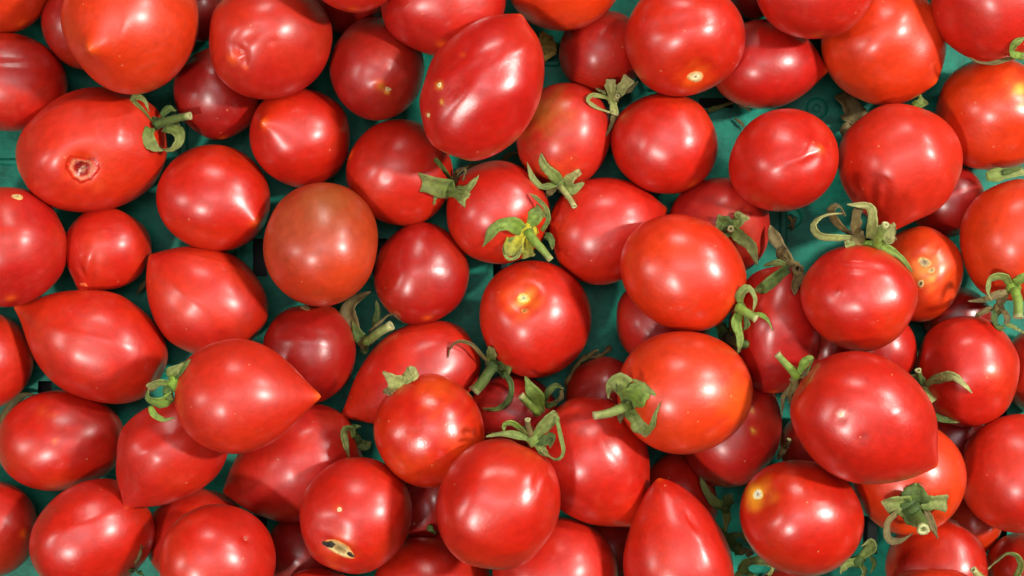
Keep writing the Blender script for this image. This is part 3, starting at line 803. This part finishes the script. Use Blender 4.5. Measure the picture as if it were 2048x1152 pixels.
# calyxes that belong to a fruit: centre, colour, sepals as [width, (x, y, height) ...], stalk as [r0, r1, (x, y, height) ...]
calyx('T55', (312, 247), 'k', [
    [17, (306, 243, 4), (288, 222, 14), (268, 204, 22), (274, 194, 30), (290, 202, 34), (298, 224, 26), {'c': 'g', 'roll': 40}],
    [26, (300, 256, 4), (296, 275, 16), (306, 294, 26), (326, 302, 26), {'c': 'g', 'roll': 20}],
    [22, (326, 258, 6), (352, 262, 20), (358, 280, 28), (344, 298, 26), (322, 298, 18), {'c': 'g', 'roll': 35}],
    [14, (322, 232, 2), (338, 218, 2), (352, 222, -6)], [12, (328, 246, 4), (352, 250, 10), (361, 266, 8)]],
    [9, 7, (310, 250, 6), (342, 240, 30), (381, 231, 46), {'c': 'k'}], hub=15)
calyx('T26', (908, 376), 'g', [
    [44, (912, 380, 6), (880, 372, 16), (842, 362, 22), (826, 366, 22), {'blunt': True, 'roll': 10, 'fold': .5}],
    [18, (908, 368, 6), (890, 345, 26), (874, 322, 38), (868, 318, 40), {'roll': 40, 'c': 'k'}],
    [14, (912, 366, 6), (916, 346, 26), (930, 340, 34), (926, 362, 30), {'roll': 50, 'c': 'd'}],
    [16, (914, 378, 8), (936, 378, 22), (958, 350, 40), {'c': 'g'}],
    [26, (908, 384, 6), (928, 396, 14), (942, 410, 12), {'blunt': True}], [9, (890, 384, 6), (872, 394, 10), (868, 410, 4)]], hub=13)
calyx('T27', (1050, 466), 'y', [
    [28, (1046, 460, 4), (1020, 448, 12), (992, 456, 14), (966, 493, 8), {'c': 'f'}],
    [38, (1042, 468, 6), (1028, 488, 14), (1020, 512, 16), {'blunt': True, 'c': 'y', 'fold': .5}], [9, (1026, 474, 14), (1008, 494, 22), (1016, 518, 26), (1036, 513, 26), (1044, 490, 20), {'roll': 25, 'c': 'g'}],
    [30, (1052, 456, 4), (1070, 434, 16), (1086, 420, 22), {'blunt': True, 'c': 'f'}],
    [11, (1084, 462, 14), (1097, 440, 24), (1092, 416, 30), (1074, 396, 30), (1058, 387, 26), {'roll': 40, 'c': 'g'}],
    [28, (1050, 474, 4), (1054, 496, 10), (1060, 514, 8), {'blunt': True, 'c': 'y'}],
    [15, (1090, 470, 2), (1102, 478, 6), (1104, 500, 2), {'c': 'k'}]],
    [10, 6, (1056, 464, 10), (1078, 492, 26), (1102, 520, 26), {'c': 'f'}], hub=25)
calyx('T25', (1122, 366), 'g', [
    [14, (1116, 366, 4), (1086, 374, 10), (1066, 358, 18), (1054, 324, 22)],
    [22, (1120, 362, 4), (1104, 346, 18), (1088, 330, 26), (1082, 306, 34)],
    [30, (1128, 366, 4), (1142, 352, 18), (1160, 340, 26), {'blunt': True, 'c': 'p'}],
    [24, (1126, 370, 4), (1146, 378, 14), (1168, 364, 22), {'c': 'g'}],
    [14, (1116, 372, 0), (1100, 384, -2), (1092, 394, -8), {'c': 'd'}]],
    [6, 5, (1122, 372, 4), (1134, 390, 18), (1149, 413, 26), {'c': 'p'}], hub=13)
calyx('T24', (1224, 198), 'p', [
    [21, (1224, 196, 4), (1222, 176, 14), (1222, 158, 18), {'blunt': True}],
    [24, (1230, 192, 4), (1246, 174, 16), (1260, 156, 20), {'blunt': True}], [8, (1250, 186, 8), (1264, 176, 14), (1276, 162, 18), {'c': 'd'}],
    [11, (1218, 196, 4), (1188, 190, 14), (1174, 200, 18), (1186, 212, 16), (1210, 222, 14), (1236, 232, 12), {'roll': 35}],
    [17, (1226, 204, 4), (1228, 222, 10), (1238, 230, 14), {'c': 'p'}], [9, (1228, 222, 8), (1224, 246, 10), (1212, 272, 8), {'c': 'd'}],
    [6, (1212, 188, 4), (1192, 177, 12)]],
    [7, 5, (1230, 196, 6), (1236, 192, 18)], hub=12)
calyx('T30', (1464, 458), 'g', [
    [32, (1462, 456, 3), (1446, 446, 8), (1432, 444, 10), {'blunt': True, 'c': 'k'}], [24, (1466, 454, 3), (1480, 440, 8), (1488, 428, 10), {'blunt': True, 'c': 'g'}],
    [8, (1476, 438, 8), (1472, 428, 16), (1482, 424, 18)],
    [27, (1466, 462, 3), (1482, 478, 8), (1500, 492, 10), (1514, 530, 6)], [16, (1458, 464, 2), (1452, 470, 6), (1440, 472, 6), {'c': 'k'}]],
    [6, 6, (1462, 458, 3), (1461, 458, 22), {'c': 'p'}], hub=11)
calyx('T29', (1480, 618), 'f', [
    [15, (1482, 610, 4), (1480, 590, 20), (1496, 576, 28), (1510, 596, 26), (1506, 622, 20), {'roll': 35, 'c': 'g'}],
    [18, (1478, 626, 2), (1472, 648, 6), (1480, 676, 6), (1476, 706, 0), {'c': 'f', 'roll': 20}],
    [8, (1500, 628, 4), (1522, 630, 8), (1536, 642, 6), (1546, 662, 2)], [10, (1490, 632, 0), (1494, 650, -4), (1484, 662, -8), {'c': 'k'}]],
    [9, 7, (1478, 614, 6), (1494, 626, 20), (1513, 638, 28), {'c': 'f'}], hub=11, lim=120)
calyx('T31', (1452, 672), 'k', [
    [22, (1450, 670, 4), (1442, 656, 10), (1434, 648, 6)], [20, (1456, 676, 2), (1464, 694, 4), (1478, 700, 2)],
    [14, (1460, 668, 4), (1474, 660, 4), (1482, 652, 0), {'c': 'k'}]],
    [10, 9, (1456, 676, 6), (1484, 688, 8), (1517, 684, 8), {'c': 'k'}], hub=17, zb=165, lim=120)
calyx('T32', (1583, 532), 'd', [
    [24, (1580, 528, 0), (1562, 496, 4), (1546, 470, 6), (1540, 450, 4), {'c': 'd', 'fold': .6}], [15, (1574, 520, 6), (1560, 508, 14), (1572, 496, 18), (1566, 514, 18), {'c': 'd', 'roll': 40}],
    [26, (1578, 540, 4), (1556, 552, 8), (1530, 574, 8), (1505, 582, 4), {'c': 'k', 'fold': .6}],
    [22, (1590, 536, 2), (1594, 556, 6), (1586, 574, 6), (1590, 590, 2), {'c': 'd', 'fold': .6}],
    [14, (1574, 532, 4), (1550, 526, 10), (1526, 532, 8), {'c': 'g'}], [18, (1588, 528, 0), (1600, 546, -2), (1598, 566, -4), {'c': 'd'}]], hub=14, zb=175, lim=160)
calyx('T33', (1712, 478), 'd', [
    [15, (1704, 474, 6), (1672, 474, 30), (1640, 470, 48), (1628, 450, 56), (1648, 432, 58), (1686, 427, 50), {'roll': 30, 'c': 'p'}],
    [16, (1700, 466, 6), (1676, 446, 30), (1664, 422, 40), (1678, 412, 44), (1690, 432, 36), {'roll': 30, 'c': 'd'}],
    [22, (1714, 470, 6), (1710, 448, 28), (1714, 414, 44), {'c': 'd', 'blunt': True}],
    [19, (1740, 476, 10), (1746, 442, 36), (1738, 412, 50), (1694, 409, 54), {'roll': 18, 'c': 'p'}],
    [27, (1744, 466, 8), (1766, 462, 26), (1792, 464, 36), {'blunt': True, 'c': 'p', 'fold': .7}], [12, (1764, 474, 12), (1780, 482, 20), (1792, 474, 28), {'c': 'p'}],
    [17, (1728, 486, 4), (1764, 494, 8), (1800, 514, 8), (1826, 545, 4), {'c': 'f'}], [18, (1730, 486, 4), (1708, 490, 8), (1690, 492, 8), {'c': 'g', 'blunt': True}]],
    [9, 6, (1754, 492, 4), (1758, 470, 36), (1772, 448, 62), {'c': 'f'}], hub=17, lim=120)
calyx('T35', (2026, 574), 'f', [
    [17, (2020, 570, 4), (2008, 552, 14), (1980, 556, 22), (1974, 578, 22), (1982, 600, 16), {'c': 'g', 'roll': 20}],
    [13, (2018, 582, 2), (1992, 590, 6), (1962, 600, 6), (1936, 602, 2), {'c': 'd'}], [22, (2030, 566, 4), (2046, 556, 16), (2066, 552, 20), {'blunt': True}],
    [15, (2014, 584, 0), (2000, 606, -6), (2010, 622, -10), {'c': 'd'}]],
    [9, 9, (2030, 580, 6), (2036, 606, 22), (2037, 636, 30), {'c': 'f'}], hub=15, lim=110)
calyx('T82', (1996, 618), 'd', [
    [18, (1992, 620, 4), (1986, 642, 12), (1996, 656, 16), (2010, 654, 14), {'roll': 30, 'c': 'k'}], [9, (2010, 648, 4), (2030, 656, 8), (2050, 668, 6), {'c': 'g'}],
    [18, (2000, 618, 4), (2012, 634, 10), (2010, 650, 12), {'roll': 30, 'c': 'd'}], [12, (1984, 616, 2), (1962, 626, 4), (1950, 634, 0), {'c': 'd'}]], hub=12, zb=200, lim=140)
calyx('T37', (1852, 776), 'p', [
    [24, (1850, 774, 4), (1834, 762, 8), (1814, 750, 4), {'c': 'g'}], [28, (1854, 780, 4), (1862, 792, 10), (1870, 802, 10), {'blunt': True, 'c': 'p'}],
    [18, (1850, 772, 6), (1872, 758, 16), (1904, 752, 18), (1926, 768, 12), (1943, 786, 6), {'c': 'p'}], [14, (1862, 826, -2), (1880, 838, 4), (1920, 846, 2), {'c': 'k'}]],
    [6, 6, (1842, 766, 4), (1838, 752, 20), (1836, 740, 30), {'c': 'k'}], hub=10, lim=130)
calyx('T38', (1588, 760), 'd', [
    [15, (1594, 752, 6), (1610, 726, 20), (1624, 720, 24), (1612, 752, 18), {'roll': 30, 'c': 'f'}], [15, (1592, 764, 2), (1580, 784, 6), (1578, 806, 2), {'c': 'd'}],
    [8, (1582, 772, 0), (1566, 796, 2), (1564, 832, -4), {'c': 'd'}], [14, (1602, 756, 2), (1614, 744, 8), (1622, 732, 10), {'c': 'd'}]],
    [8, 6, (1594, 754, 6), (1576, 732, 14), (1554, 708, 16), {'c': 'f'}], hub=9, dz=-10, lim=40)
calyx('T46', (1258, 808), 'f', [
    [36, (1254, 802, 4), (1252, 778, 16), (1238, 762, 24), (1220, 772, 22), (1216, 796, 12), {'c': 'g'}],
    [46, (1262, 802, 4), (1276, 784, 14), (1290, 766, 20), {'blunt': True, 'c': 'f', 'fold': .6}],
    [38, (1264, 816, 4), (1276, 834, 12), (1286, 856, 14), (1290, 874, 8), {'c': 'g'}],
    [10, (1286, 868, 10), (1304, 852, 20), (1310, 830, 26), (1322, 803, 28), {'c': 'g', 'roll': 25}], [10, (1254, 820, 0), (1240, 836, 0), (1242, 846, -4), {'c': 'd'}]],
    [10, 7, (1256, 812, 8), (1224, 824, 24), (1187, 832, 32), {'c': 'g'}], hub=16)
calyx('T47', (1078, 818), 'g', [
    [27, (1080, 820, 4), (1074, 796, 14), (1060, 772, 20), (1051, 752, 20), {'c': 'f'}], [14, (1086, 808, 4), (1096, 786, 14), (1112, 772, 18), (1128, 778, 14), {'c': 'k', 'roll': 20}],
    [12, (1090, 812, 2), (1106, 808, 6), (1122, 796, 8), {'c': 'k'}], [9, (1122, 780, 8), (1122, 796, 10), (1104, 806, 8), {'c': 'd'}]],
    [8, 7, (1076, 826, 6), (1060, 810, 20), (1041, 791, 26), {'c': 'f'}], hub=12, lim=60)
calyx('T48', (1066, 878), 'g', [
    [13, (1060, 878, 4), (1030, 870, 12), (1000, 868, 14), (972, 874, 8), {'c': 'g'}], [14, (1058, 872, 4), (1030, 846, 18), (1008, 848, 22), (1008, 862, 20), {'roll': 30, 'c': 'f'}],
    [25, (1070, 872, 4), (1084, 856, 14), (1104, 832, 24), (1114, 826, 26), {'blunt': True, 'c': 'g'}],
    [10, (1112, 834, 22), (1120, 872, 30), (1126, 904, 26), (1110, 918, 22), (1080, 900, 8), {'c': 'g', 'roll': 30}],
    [19, (1074, 882, 4), (1092, 880, 12), (1104, 872, 14), (1100, 896, 12), {'c': 'k', 'roll': 20}], [11, (1064, 870, 4), (1050, 858, 12), (1036, 856, 12), {'c': 'd'}],
    [15, (1072, 886, 2), (1086, 902, 6), (1100, 914, 6), {'c': 'g'}]],
    [5, 5, (1062, 870, 6), (1057, 854, 18), (1055, 838, 26), {'c': 'd'}], hub=14)
calyx('T49', (798, 768), 'p', [
    [29, (800, 768, 3), (786, 758, 10), (766, 742, 14), {'c': 'p'}], [27, (806, 766, 3), (820, 752, 10), (836, 744, 10), {'blunt': True, 'c': 'p'}],
    [8, (818, 752, 8), (822, 742, 14), (820, 730, 16)], [19, (790, 774, 2), (780, 782, 4), (776, 790, 2), {'blunt': True, 'c': 'd'}]], hub=10, lim=60)
calyx('T50', (986, 730), 'k', [
    [8, (976, 724, 4), (960, 706, 20), (944, 688, 28), (918, 682, 30), (900, 696, 26), (896, 716, 20), {'c': 'd', 'roll': 20}],
    [21, (992, 730, 4), (1010, 732, 10), (1024, 738, 8), {'blunt': True, 'c': 'k'}], [13, (1004, 740, 4), (1022, 768, 10), (1018, 800, 12), (994, 818, 10), (964, 816, 6), {'c': 'k', 'roll': 25}],
    [21, (984, 722, 4), (982, 706, 8), (990, 700, 8), {'blunt': True, 'c': 'g'}], [13, (996, 738, 2), (1012, 752, 4), (1020, 756, 2), {'c': 'k'}]],
    [10, 11, (986, 734, 4), (970, 756, 16), (947, 784, 20), {'c': 'k'}], hub=15, zb=150, lim=120)
calyx('T61', (350, 766), 'f', [
    [17, (348, 758, 2), (362, 738, 10), (382, 718, 10), {'c': 'k', 'roll': 20}], [21, (348, 752, 2), (346, 742, 10), (368, 726, 14), {'c': 'g'}],
    [20, (344, 766, 2), (318, 764, 12), (294, 774, 16), {'c': 'g', 'roll': 20, 'blunt': True}],
    [26, (346, 790, 0), (322, 802, 14), (300, 796, 22), (296, 780, 20), {'c': 'f', 'roll': 20}],
    [11, (300, 812, 12), (308, 830, 14), (328, 840, 10), (350, 836, 4), {'c': 'f', 'roll': 20}], [15, (338, 772, 4), (334, 788, 10), (346, 800, 8), {'c': 'k'}]], hub=15, dz=-6, lim=50)
calyx('T65', (712, 880), 'k', [
    [17, (706, 876, 2), (700, 858, 10), (688, 862, 18), (692, 890, 18), (698, 914, 12), {'c': 'g', 'roll': 15}],
    [22, (714, 884, 0), (730, 892, 2), (742, 884, -4), {'c': 'k'}], [13, (712, 874, 2), (706, 856, 8), (722, 852, 6), {'c': 'k'}]], hub=12, zb=130, lim=100)
calyx('T39', (1820, 1010), 'k', [
    [42, (1822, 1008, 10), (1794, 1006, 12), (1762, 1004, 8), {'c': 'g', 'fold': .5}], [44, (1826, 1004, 10), (1832, 984, 14), (1836, 966, 10), {'c': 'k', 'fold': .5}],
    [30, (1836, 1006, 12), (1866, 1004, 16), (1894, 1004, 16), {'blunt': True, 'c': 'g'}], [14, (1848, 1014, 12), (1862, 1046, 20), (1876, 1078, 18), {'c': 'd'}],
    [15, (1796, 1022, 10), (1774, 1044, 24), (1776, 1078, 30), (1800, 1082, 30), (1826, 1066, 26), {'c': 'd', 'roll': 35}], [26, (1814, 1018, 12), (1820, 1032, 14), (1836, 1044, 16), {'c': 'k', 'blunt': True}]],
    [15, 10, (1822, 1014, 10), (1838, 1040, 34), (1847, 1060, 66), {'c': 'k'}], hub=30, dz=-6)
calyx('T42', (1962, 1158), 'g', [[12, (1960, 1160, 2), (1980, 1170, 6), (2000, 1180, 4)]], [7, 6, (1962, 1160, 4), (1954, 1148, 14), (1946, 1139, 20), {'c': 'p'}], hub=9)
calyx('T43', (2034, 1156), 'g', [[13, (2030, 1156, 4), (2042, 1134, 14), (2036, 1112, 22), (2014, 1106, 24), (1994, 1120, 20), (1976, 1138, 14), {'c': 'g', 'roll': 30}]], None, hub=9, dz=6)
calyx('T19', (2042, 112), 'g', [
    [19, (2042, 108, 4), (2024, 104, 10), (2030, 86, 14), (2052, 74, 14), {'c': 'f', 'roll': 20}], [8, (2036, 112, 2), (2018, 118, 4), (1984, 127, 4), (1956, 124, 2), (1938, 115, 0), {'c': 'd'}]], None, hub=9)
calyx('T84', (1572, 892), 'd', [[13, (1572, 890, 2), (1562, 906, 6), (1556, 920, 2), {'c': 'd'}]], [5, 4, (1572, 892, 4), (1576, 884, 12), (1578, 878, 16), {'c': 'd'}], hub=6, lim=60)

# loose bits lying among the fruit
LG = 'dry scraps of leaf and stalk between the tomatoes'
calyx(None, (726, 684), 'd', [
    [30, (722, 680, 2), (704, 650, 4), (698, 618, 6), (716, 598, 8), (742, 584, 4), {'c': 'd', 'fold': .6}], [13, (748, 656, 4), (756, 624, 10), (752, 600, 10), {'c': 'k'}],
    [6, (738, 664, 10), (758, 647, 18), (784, 628, 22), (808, 647, 18), {'c': 'd'}], [22, (728, 688, 2), (716, 668, 8), (704, 642, 8), {'c': 'k'}], [14, (728, 692, 0), (730, 704, -4), (736, 690, -4), {'c': 'k'}]],
    [9, 9, (728, 686, 6), (754, 668, 22), (783, 650, 36), {'c': 'g'}], hub=13, zb=90, name='loose_calyx', loose=('withered calyx with a hollow cut stalk below the brownish tomato', 'calyx'), lim=120)
calyx(None, (1450, 1018), 'k', [
    [17, (1446, 1012, 4), (1424, 1000, 8), (1408, 974, 8), (1399, 952, 4), {'c': 'g'}], [21, (1452, 1010, 4), (1458, 998, 8), (1464, 988, 6), {'c': 'k'}],
    [17, (1452, 1022, 2), (1452, 1042, 6), (1449, 1064, 4), {'c': 'g'}], [12, (1440, 1016, 2), (1430, 1008, 4), (1422, 996, 4), {'c': 'k'}]], None, hub=11, zb=150, name='loose_calyx',
    loose=('green calyx wedged beside the pear-shaped tomato', 'calyx'), lim=150)
calyx(None, (1474, 1096), 'k', [
    [22, (1468, 1090, 2), (1448, 1072, 6), (1432, 1048, 6), {'c': 'k'}], [13, (1470, 1092, 6), (1464, 1074, 14), (1484, 1070, 18), (1492, 1086, 14), {'c': 'k', 'roll': 30}],
    [14, (1476, 1106, 4), (1494, 1100, 12), (1502, 1112, 14), {'c': 'd', 'blunt': True}]], None, hub=13, zb=140, name='loose_calyx',
    loose=('curled dark calyx in the gap beside the yellow-spotted tomato', 'calyx'), lim=150)
calyx(None, (1486, 1138), 'g', [
    [18, (1480, 1142, 2), (1494, 1124, 10), (1524, 1122, 14), (1556, 1138, 8), {'c': 'g'}], [16, (1484, 1140, 2), (1474, 1152, 6), (1470, 1164, 4), {'c': 'g'}],
    [8, (1536, 1150, 4), (1544, 1140, 12), (1548, 1120, 16), {'c': 'p'}], [14, (1490, 1142, 2), (1504, 1154, 6), (1522, 1162, 4), {'c': 'k'}]], None, hub=11, zb=165, name='loose_calyx',
    loose=('pale green calyx cut by the bottom edge under the yellow-spotted tomato', 'calyx'), lim=150)
calyx(None, (1716, 1122), 'k', [
    [20, (1720, 1116, 4), (1744, 1094, 12), (1740, 1080, 18), (1722, 1092, 18), {'c': 'g', 'roll': 25}], [20, (1710, 1122, 4), (1690, 1128, 10), (1680, 1148, 10), {'c': 'g', 'roll': 15}],
    [13, (1718, 1126, 2), (1728, 1146, 8), (1712, 1160, 10), {'c': 'g', 'roll': 30}], [9, (1738, 1108, 2), (1748, 1128, 4), (1740, 1148, 2), {'c': 'k'}]], None, hub=14, zb=120, name='loose_calyx',
    loose=('fresh curled calyx in the dark gap beneath the star-topped tomato', 'calyx'), lim=120)
calyx(None, (1090, 84), 'l', [
    [30, (1084, 116, 2), (1100, 100, 6), (1088, 84, 8), (1094, 68, 6), {'c': 'l', 'blunt': True, 'fold': .5}], [22, (1078, 100, 2), (1092, 96, 8), (1110, 92, 6), {'c': 'l', 'blunt': True}]], None, hub=0, zb=26,
    name='dried_leaf', loose=('yellow crumpled dry leaf next to the wrinkled elongated tomato', 'leaf', LG), lim=60)
calyx(None, (1697, 215), 'd', [
    [44, (1682, 186, 2), (1696, 206, 8), (1706, 228, 8), (1698, 246, 4), {'c': 'd', 'blunt': True, 'fold': .6}], [22, (1704, 244, 2), (1692, 258, 6), (1688, 280, 4), {'c': 'd'}]], None, hub=0, zb=22,
    name='dried_leaf', loose=('brown shrivelled leaf on the crate floor by the screw hole', 'leaf', LG), lim=60)
calyx(None, (2010, 350), 'g', [
    [26, (1972, 354, 2), (2002, 350, 4), (2030, 346, 4), (2060, 346, 2), {'c': 'g'}], [12, (2004, 346, 6), (2024, 340, 8), (2046, 334, 6), {'c': 'k'}]], None, hub=0, zb=215,
    name='green_leaf', loose=('narrow green leaf strip between two orange tomatoes at the frame edge', 'leaf', LG), lim=90)
calyx(None, (1839, 206), 'g', [[22, (1826, 212, 0), (1838, 208, 4), (1848, 198, 2), {'c': 'f', 'blunt': True}]], None, hub=0, zb=120,
    name='green_leaf', loose=('small green leaf tip between the orange-red and the big glossy tomato', 'leaf', LG), lim=90)
calyx(None, (1440, 214), 'd', [[10, (1414, 222, 2), (1440, 214, 4), (1470, 204, 2), {'c': 'g'}], [8, (1470, 204, 2), (1486, 212, 4), (1502, 222, 2), {'c': 'd'}]], None, hub=0, zb=8,
    name='dried_stalk', loose=('thin dry stalk lying across the slot in the crate floor', 'stalk', LG), lim=60)
calyx(None, (1024, 314), 'd', [[9, (1006, 326, 2), (1014, 312, 14), (1030, 306, 16), (1040, 314, 8), {'c': 'd'}], [6, (920, 338, 0), (950, 330, 4), (975, 326, 2), {'c': 'd'}]], None, hub=0, zb=20,
    name='dried_stalk', loose=('small curled brown stalk below the wrinkled elongated tomato', 'stalk', LG), lim=60)
calyx(None, (280, 574), 'd', [[10, (292, 562, 4), (284, 574, 6), (272, 590, 2), {'c': 'd'}]], None, hub=0, zb=22,
    name='dried_stalk', loose=('short brown stalk scrap by the smallest tomato', 'stalk', LG), lim=60)
calyx(None, (278, 1090), 'd', [[11, (272, 1036, 8), (285, 1070, 10), (279, 1112, 8), (258, 1136, 4), (238, 1154, 0), {'c': 'd'}], [10, (258, 1140, 0), (276, 1142, 4), (288, 1152, 0), {'c': 'k'}]], None, hub=0, zb=120,
    name='dried_stalk', loose=('long thin dry tendril curving down beside the oval tomato at the bottom', 'stalk', LG), lim=120)
calyx(None, (20, 820), 'd', [[14, (-10, 862, 2), (10, 826, 8), (34, 796, 10), (56, 788, 8), (77, 792, 4), {'c': 'd'}]], None, hub=0,
    name='dried_stalk', loose=('dry pointed sepal strip lying on the long oval tomato', 'stalk', LG), lim=120)
calyx(None, (861, 1060), 'k', [[11, (858, 1050, 0), (862, 1058, 4), (872, 1068, 0), {'c': 'k'}]], None, hub=0, zb=150,
    name='green_leaf', loose=('tiny green leaf scrap in the dark gap beside the egg-shaped tomato', 'leaf', LG), lim=120)
calyx(None, (1584, 446), 'd', [[8, (1576, 432, 4), (1586, 446, 8), (1583, 462, 3), {'c': 'd'}], [6, (1590, 436, 4), (1584, 448, 8), (1576, 454, 3), {'c': 'd'}]], None, hub=0, zb=8,
    name='dried_stalk', loose=('dark shrivelled scrap by the screw hole nearest the flat green calyx', 'scrap', LG), lim=60)
calyx(None, (1480, 244), 'd', [[6, (1470, 238, 2), (1482, 246, 5), (1490, 258, 2), {'c': 'd'}]], None, hub=0, zb=6,
    name='dried_stalk', loose=('tiny brown crumb on the bare crate floor beside the creased tomato', 'crumb', LG), lim=60)
# dry forked twig by the centre gap
rng_ = random.Random(5)
tw = smooth_line([(1222, 694, 6), (1200, 712, 16), (1168, 716, 20), (1148, 740, 16), (1132, 770, 8)], 18)
v_, f_, tv = tube(lift(tw, 60, 140), [5 + 2.0 * math.sin(1.7 * i) for i in range(18)], rng_)
k0, k1 = GC['d']
two = mesh_obj('dried_twig', [p * S for p in v_], f_, LEAF, None, P(1175, 720, 70), tint_stalk(tv, k1, k0))
tag(two, 'knotted dry twig curving beside the centre tomato with the yellow stem spot', 'twig', LG)
tw = smooth_line([(1170, 716, 18), (1188, 704, 24), (1196, 700, 22)], 8)
v_, f_, tv = tube(lift(tw, 62, 140), [4.5 - .3 * i for i in range(8)], rng_)
mesh_obj('side_shoot', [p * S for p in v_], f_, LEAF, two, P(1175, 710, 80), tint_stalk(tv, k0, k1))
